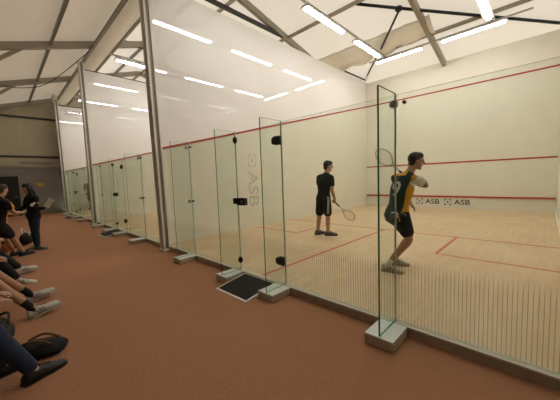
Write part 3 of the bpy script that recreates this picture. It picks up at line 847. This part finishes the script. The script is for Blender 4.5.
# player in black, standing deeper in the near court
ax1 = V((0.53, 0.36, -0.62))
e1, w1 = V((-0.63, 2.85, 1.075)), V((-0.63, 2.965, 0.845))
d1, n1, g1 = grip_hand(e1, w1, ax1, True)
p1, sh1, pa1 = person('man in black shirt and shorts standing in the near court, racket lowered', (-0.89, 2.83, 0), dict(
    hip=(-0.875, 2.84, 0.90), chest=(-0.84, 2.85, 1.27), neck=(-0.795, 2.885, 1.50), head=(-0.775, 2.915, 1.650), face=(0.72, 0.69, -0.12),
    lat_hip=(0.93, -0.15, 0), lat_sh=(0.93, -0.05, -0.04), sR=(-0.665, 2.865, 1.385), eR=e1, wR=w1, dR=d1, nR=n1, cR=1.15,
    sL=(-0.995, 2.86, 1.40), eL=(-1.04, 2.90, 1.11), wL=(-0.99, 3.08, 0.94), nL=(0.6, 0.3, -0.5), cL=0.4,
    kR=(-0.775, 2.87, 0.48), aR=(-0.765, 2.84, 0.09), tR=(0.80, 0.55, 0), kL=(-1.0, 2.83, 0.48), aL=(-1.03, 2.79, 0.09), tL=(0.25, 1.0, 0)),
    shoes=('shoegrey', 'darksole', None), socks=None, bottom=('shorts', 'blackcloth', 0.88), s=1.06)
m = MB()
bv = BVHTree.FromObject(pa1, bpy.context.evaluated_depsgraph_get())
off = V(pa1['_o'])
for k in (-0.016, 0.016):
    pts = []
    for i in range(8):
        z = 0.93-0.40*i/7
        q = V((-0.60, 2.60+k*0.9, z))-off+V((0.2, 0.06, 0))
        hit = bv.ray_cast(q, V((-0.93, 0.37, 0)))
        if hit[0]: pts.append(hit[0]+off+hit[1]*0.002)
    if len(pts) > 2: m.tube(pts, 0.007, n=6)
if len(m.bm.verts): tag(m.build('side_stripe', MT['whitecloth'], pa1), 'white side stripes')
racket(g1+ax1.normalized()*0.075, ax1, (0.3, -0.8, -0.2), 'grey squash racket held low by the man in black')

# player in green and gold behind the nearest fin
ax2 = V((-0.52, -0.43, 0.66))
e2, w2 = V((1.735, 1.615, 1.235)), V((1.50, 1.712, 1.36))
d2, n2, g2 = grip_hand(e2, w2, ax2, True)
p2, sh2, pa2 = person('man in green and gold jersey with number 9 crouching in the near court', (1.36, 1.46, 0), dict(
    hip=(1.385, 1.485, 0.835), chest=(1.445, 1.51, 1.185), neck=(1.53, 1.555, 1.43), head=(1.605, 1.61, 1.585), face=(0.85, 0.52, -0.05),
    lat_hip=(0.93, -0.36, 0), lat_sh=(0.965, -0.22, -0.08), sR=(1.665, 1.495, 1.325), eR=e2, wR=w2, dR=d2, nR=n2, cR=1.15,
    sL=(1.325, 1.575, 1.36), eL=(1.37, 1.76, 1.11), wL=(1.505, 1.70, 0.965), nL=(-0.3, -0.5, -0.6), cL=0.5,
    kR=(1.575, 1.425, 0.475), aR=(1.315, 1.285, 0.09), tR=(0.95, 0.22, 0), kL=(1.50, 1.66, 0.48), aL=(1.275, 1.645, 0.09), tL=(0.93, 0.36, 0)),
    skin='skin2', top=('jersey', 'greencloth', 0.55), bottom=('shorts', 'blackcloth', 0.74), shoes=('shoewhite', 'sole', 'shoegrey'), socks='whitecloth', sock_h=0.22, cvox=0.0055)
# gold side panel, gold shoulders and white sleeve of the jersey: pattern of its one mesh
sh2.data.materials.append(MT['gold']); sh2.data.materials.append(MT['whitecloth'])
o2 = V(sh2['_o'])
latp = V((0.965, -0.25, -0.06)).normalized(); ctr0, ctr1 = V((1.385, 1.485, 0.835)), V((1.53, 1.555, 1.43))
fw2 = V((0.25, 0.965, 0)).normalized()
for p in sh2.data.polygons:
    c = p.center+o2
    t = (c.z-ctr0.z)/(ctr1.z-ctr0.z)
    ax = ctr0+(ctr1-ctr0)*t
    lx = (c-ax).dot(latp); fx = (c-ax).dot(fw2)
    dR = (c-V((1.665, 1.495, 1.325))).length
    along = (c-V((1.665, 1.495, 1.325))).dot((e2-V((1.665, 1.495, 1.325))).normalized())
    if lx > 0.19 and along > 0.03 and along < 0.09 : p.material_index = 2
    elif dR < 0.115 and lx > 0.10 and along > -0.05 and along <= 0.03: p.material_index = 2
    elif lx > 0.122-0.02*t and lx < 0.18 and t < 1.02 and fx < 0.10: p.material_index = 1
    elif t > 0.93 and lx < 0.02: p.material_index = 1
# number on the back
me = text_mesh('9', 0.30)
bmn = bmesh.new(); bmn.from_mesh(me)
for _ in range(3): bmesh.ops.subdivide_edges(bmn, edges=bmn.edges[:], cuts=1)
bvs = BVHTree.FromObject(sh2, bpy.context.evaluated_depsgraph_get())
nx_, ny_ = V((0.96, -0.15, 0.0)).normalized(), V((0.12, 0.08, 0.97)).normalized()
dirn = V((0.15, 0.98, -0.05)).normalized()
cN = V((1.40, 1.38, 1.19))
ok = True
for v in bmn.verts:
    q = cN+nx_*v.co.x+ny_*v.co.y-dirn*0.5-o2
    h = bvs.ray_cast(q, dirn)
    v.co = (h[0]-dirn*0.004) if h[0] else (q+dirn*0.45)
men = bpy.data.meshes.new('number'); bmn.to_mesh(men); bmn.free()
on = bpy.data.objects.new('number', men); COL.objects.link(on); on.parent = sh2; men.materials.append(MT['whitecloth'])
tag(on, 'white number 9')
racket(g2+ax2.normalized()*0.06, ax2, (0.70, -0.65, 0.1), 'grey squash racket raised over the shoulder of the man in green')

# man far away inside the far court
person('man in olive top standing behind the glass of the far court', (-15.45, 1.06, 0), dict(
    hip=(-15.45, 1.06, 0.93), chest=(-15.45, 1.05, 1.29), neck=(-15.44, 1.04, 1.52), head=(-15.42, 1.03, 1.67), face=(0.9, -0.4, -0.2),
    lat_hip=(-0.45, -0.9, 0), lat_sh=(-0.45, -0.9, 0), sR=(-15.53, 0.87, 1.41), eR=(-15.50, 0.78, 1.12), wR=(-15.28, 0.92, 1.08), nR=(-1, 0, 0),
    sL=(-15.37, 1.23, 1.41), eL=(-15.28, 1.30, 1.12), wL=(-15.17, 1.10, 1.02), nL=(-1, 0, 0),
    kR=(-15.47, 0.98, 0.50), aR=(-15.50, 0.97, 0.09), tR=(1, -0.5, 0), kL=(-15.40, 1.15, 0.50), aL=(-15.42, 1.16, 0.09), tL=(1, -0.1, 0)),
    top=('shirt', 'olivecloth', 0.6), bottom=('shorts', 'tealcloth', 0.85), socks=None, voxel=0.010, cvox=0.014)

# young woman standing in the gallery with papers
wr_g = V((-5.60, -1.84, 0.90))
gw, gj, gp = person('dark long-haired woman in black jacket and jeans standing with white papers in the gallery', (-5.8, -2.05, ZF), dict(
    hip=(-5.84, -2.03, 0.76), chest=(-5.85, -2.03, 1.06), neck=(-5.85, -2.06, 1.24), head=(-5.85, -2.09, 1.375), face=(0.25, -0.95, -0.1),
    lat_hip=(-0.9, -0.3, 0), lat_sh=(-0.9, -0.35, 0), sR=(-6.0, -2.09, 1.15), eR=(-6.02, -2.17, 0.93), wR=(-5.86, -2.33, 0.88), nR=(0.5, 0.2, 0.8), cR=0.3,
    sL=(-5.70, -1.97, 1.15), eL=(-5.60, -1.98, 0.90), wL=wr_g, dL=(0.1, 1, 0.1), nL=(-0.2, 0, 1), cL=0.5,
    kR=(-5.94, -2.05, 0.36), aR=(-5.90, -2.03, -0.02), tR=(0.3, -0.6, 0), kL=(-5.74, -2.02, 0.36), aL=(-5.72, -2.02, -0.02), tL=(0.5, 0.6, 0)),
    hair='long', top=('jacket', 'blackcloth', 2), bottom=('jeans', 'denim', 2), shoes=('shoegrey', 'sole', None), s=0.93, voxel=0.008)
m = MB()
m.ell((-5.61, -2.01, 1.00), (0, 1, 0.35), (1, 0, 0), (0.022, 0.085, 0.045))
tag(m.build('sleeve_patch', MT['whitecloth'], gj), 'white sleeve patch')
m = MB()
for i, (dx, tw) in enumerate(((0.0, 0.0), (0.012, 0.10), (0.02, -0.08))):
    c = V((-5.60+dx, -1.76, 1.0)); a = V((0.0, 0.55+tw, 0.83)).normalized(); b = V((0.62, 0.35, -0.2)).normalized()
    rows = [[m.bm.verts.new(c+a*(0.12*(u-0.45))*2+b*(0.085*(v-0.5))*2+V((0.03*(v-0.5)**2, 0, 0))) for v in (0, 0.33, 0.66, 1)] for u in (0, 0.5, 1)]
    for A, B in zip(rows, rows[1:]):
        for j in range(3): m.bm.faces.new((A[j], B[j], B[j+1], A[j+1]))
o = m.build('paper_sheets', MT['paper'], None, (-5.6, -1.78, 0.95))
md = o.modifiers.new('solid', 'SOLIDIFY'); md.thickness = 0.002
tag(o, 'few loose white paper sheets held in the hand of the standing woman', 'papers')

# teammate leaning forward beside the bench
mt, mj, mp = person('man in dark and gold jersey leaning on the bench edge, facing the woman with papers', (-5.1, -2.4, ZF), dict(
    hip=(-5.0, -2.63, 0.66), chest=(-4.95, -2.58, 1.0), neck=(-4.93, -2.56, 1.22), head=(-4.95, -2.52, 1.365), face=(-0.55, 0.8, -0.1),
    lat_hip=(0.85, 0.5, 0), lat_sh=(0.85, 0.5, 0), sR=(-4.78, -2.49, 1.13), eR=(-4.78, -2.38, 0.90), wR=(-4.95, -2.27, 0.88), nR=(-0.5, -0.2, 0.8), cR=0.4,
    sL=(-5.08, -2.66, 1.13), eL=(-5.20, -2.60, 0.90), wL=(-5.30, -2.42, 0.84), nL=(0.5, 0, -0.5), cL=0.4,
    kR=(-5.10, -2.43, 0.32), aR=(-5.28, -2.30, -0.02), tR=(-0.5, 0.85, 0), kL=(-5.22, -2.55, 0.32), aL=(-5.45, -2.43, -0.02), tL=(-0.5, 0.85, 0)),
    hairm='hairb', top=('jersey', 'blackcloth', 0.55), bottom=('shorts', 'blackcloth', 0.7), shoes=('navycloth', 'darksole', None), socks=None, s=0.95, voxel=0.008)
mj.data.materials.append(MT['gold']); om = V(mj['_o'])
for p in mj.data.polygons:
    c = p.center+om
    x = (c-V((-5.0, -2.62, 0.66))).dot(V((0.85, 0.5, 0)).normalized())
    fx = (c-V((-4.98, -2.60, 0.66))).dot(V((-0.5, 0.85, 0)).normalized())
    if fx > 0.03+0.02*(c.z-0.66) and x > 0.0: p.material_index = 1

# seated spectators: legs reach into the picture, bodies on the bench
b = thing('bench', (-2.4, -3.2, ZF), 'long low bench along the left side of the gallery under the spectators', 'bench')
m = MB(); m.box((-6.3, -3.42, 0.19), (0.8, -2.98, 0.245)); m.bevel(0.008); m.build('seat', MT['skirt'], b)
for x in (-6.0, -3.9, -1.9, 0.5):
    m = MB(); m.box((x-0.03, -3.38, ZF), (x+0.03, -3.02, 0.19)); m.build('leg', MT['alud'], b)
def seated(label, x, aR, aL, tR, tL, **kw):
    """sits on the bench facing +y"""
    aR, aL = V(aR), V(aL)
    def knee(a, hx):
        h = V((hx, -3.1, 0.42)); mid = V((hx*0.45+a.x*0.55, -2.74, 0.44)); return mid
    return person(label, (x, -3.1, ZF), dict(
        hip=(x, -3.12, 0.435), chest=(x, -3.06, 0.75), neck=(x, -3.0, 0.97), head=(x, -2.95, 1.11), face=(0.2, 1, -0.1), lat_hip=(1, 0, 0), lat_sh=(1, 0, 0),
        sR=(x+0.18, -3.02, 0.88), eR=(x+0.22, -2.90, 0.62), wR=(x+0.13, -2.70, 0.60), nR=(0, 0, -1), cR=0.35,
        sL=(x-0.18, -3.02, 0.88), eL=(x-0.22, -2.90, 0.62), wL=(x-0.13, -2.70, 0.60), nL=(0, 0, -1), cL=0.35,
        kR=knee(aR, x+0.09), aR=aR, tR=tR, uR=kw.pop('uR', (0, 0, 1)), kL=knee(aL, x-0.09), aL=aL, tL=tL, uL=kw.pop('uL', (0, 0, 1))), voxel=0.009, **kw)
seated('seated spectator in black trousers and white sneakers with black stripes', -3.3, (-2.90, -2.47, -0.02), (-3.55, -2.42, 0.015), (0.25, 1, -0.1), (-0.25, 1, 0.12),
       top=('sweater', 'blackcloth', 2), bottom=('trousers', 'blackcloth', 2), shoes=('shoewhite', 'sole', 'shoeblack'))
seated('seated spectator with bare calves, dark socks and pale sneakers, legs stretched out', -1.55, (-1.25, -2.40, 0.0), (-1.86, -2.38, 0.0), (-0.15, 1, 0.32), (0.0, 1, 0.32), uR=(0, -0.3, 1), uL=(0, -0.3, 1),
       skin='skin2', top=('sweater', 'plaid', 2), bottom=('shorts', 'plaid', 0.9), shoes=('shoewhite', 'sole', 'shoegrey'), socks='blackcloth', sock_h=0.25)
seated('nearest seated spectator in dark blue jeans and black sneakers', 0.02, (0.12, -2.50, -0.02), (-0.16, -2.66, -0.02), (-0.45, 1, 0.0), (-0.3, 1, 0),
       top=('sweater', 'navycloth', 2), bottom=('jeans', 'denim', 2), shoes=('shoeblack', 'darksole', None))

# bags on the gallery floor
def bag(name, c, sx, sy, sz, mname, label, straps=True, rot=0.0, trim=None, lean=0.0):
    c = V(c); t = thing(name, c, label, 'bag')
    X = V((math.cos(rot), math.sin(rot), 0)); Y = V((-math.sin(rot), math.cos(rot), 0)); Z = V((0, 0, 1))
    m = MB()
    m.tube([c-X*sx*0.42+Z*sz*0.42, c-X*sx*0.2+Z*sz*0.5, c+X*sx*0.2+Z*sz*0.52, c+X*sx*0.42+Z*sz*0.40], [(sz*0.38, sy*0.42), (sz*0.49, sy*0.5), (sz*0.48, sy*0.5), (sz*0.36, sy*0.4)], lat=Z, n=14, sub=3)
    m.build('body', MT[mname], t)
    if straps:
        m = MB(); m.tube([c-X*sx*0.25+Z*sz*0.95-Y*sy*0.2, c-X*sx*0.1+Z*sz*1.35-Y*sy*0.3, c+X*sx*0.15+Z*sz*1.3-Y*sy*0.3, c+X*sx*0.27+Z*sz*0.92-Y*sy*0.2], 0.012, n=6, sub=4); m.build('strap', MT[trim or mname], t)
        m = MB(); m.tube([c-X*sx*0.3+Z*sz*0.9+Y*sy*0.25, c-X*sx*0.05+Z*sz*1.12+Y*sy*0.45, c+X*sx*0.3+Z*sz*0.85+Y*sy*0.3], 0.012, n=6, sub=4); m.build('strap', MT[trim or mname], t)
    m = MB(); m.tube([c-X*sx*0.3+Z*sz*0.90+Y*sy*0.22, c+Z*sz*1.0+Y*sy*0.1, c+X*sx*0.32+Z*sz*0.86+Y*sy*0.2], 0.008, n=6, sub=3); m.build('zip', MT[trim or 'alud'], t)
    return t
bag('backpack', (-0.30, -2.43, ZF), 0.40, 0.26, 0.11, 'blackcloth', 'black backpack with tan trim lying on the floor beside the nearest spectator', rot=1.0, trim='tan')
bag('holdall', (-0.95, -2.72, ZF), 0.50, 0.26, 0.20, 'plaid', 'dark checked holdall on the floor between two seated spectators', rot=0.2)
bag('sports_bag', (-6.5, -2.47, ZF), 0.40, 0.24, 0.26, 'navycloth', 'navy blue sports bag on the floor behind the leaning man', rot=0.4)
bag('sports_bag', (-6.9, -2.14, ZF), 0.46, 0.26, 0.30, 'blackcloth', 'black sports bag with white straps on the floor behind the standing woman', rot=-0.3, trim='whitecloth')
bag('pouch', (-6.1, -2.56, ZF+0.0), 0.22, 0.16, 0.20, 'orange', 'small orange pouch on the floor near the bench end', straps=False)

for o in bpy.data.objects:
    if '_o' in o: del o['_o']
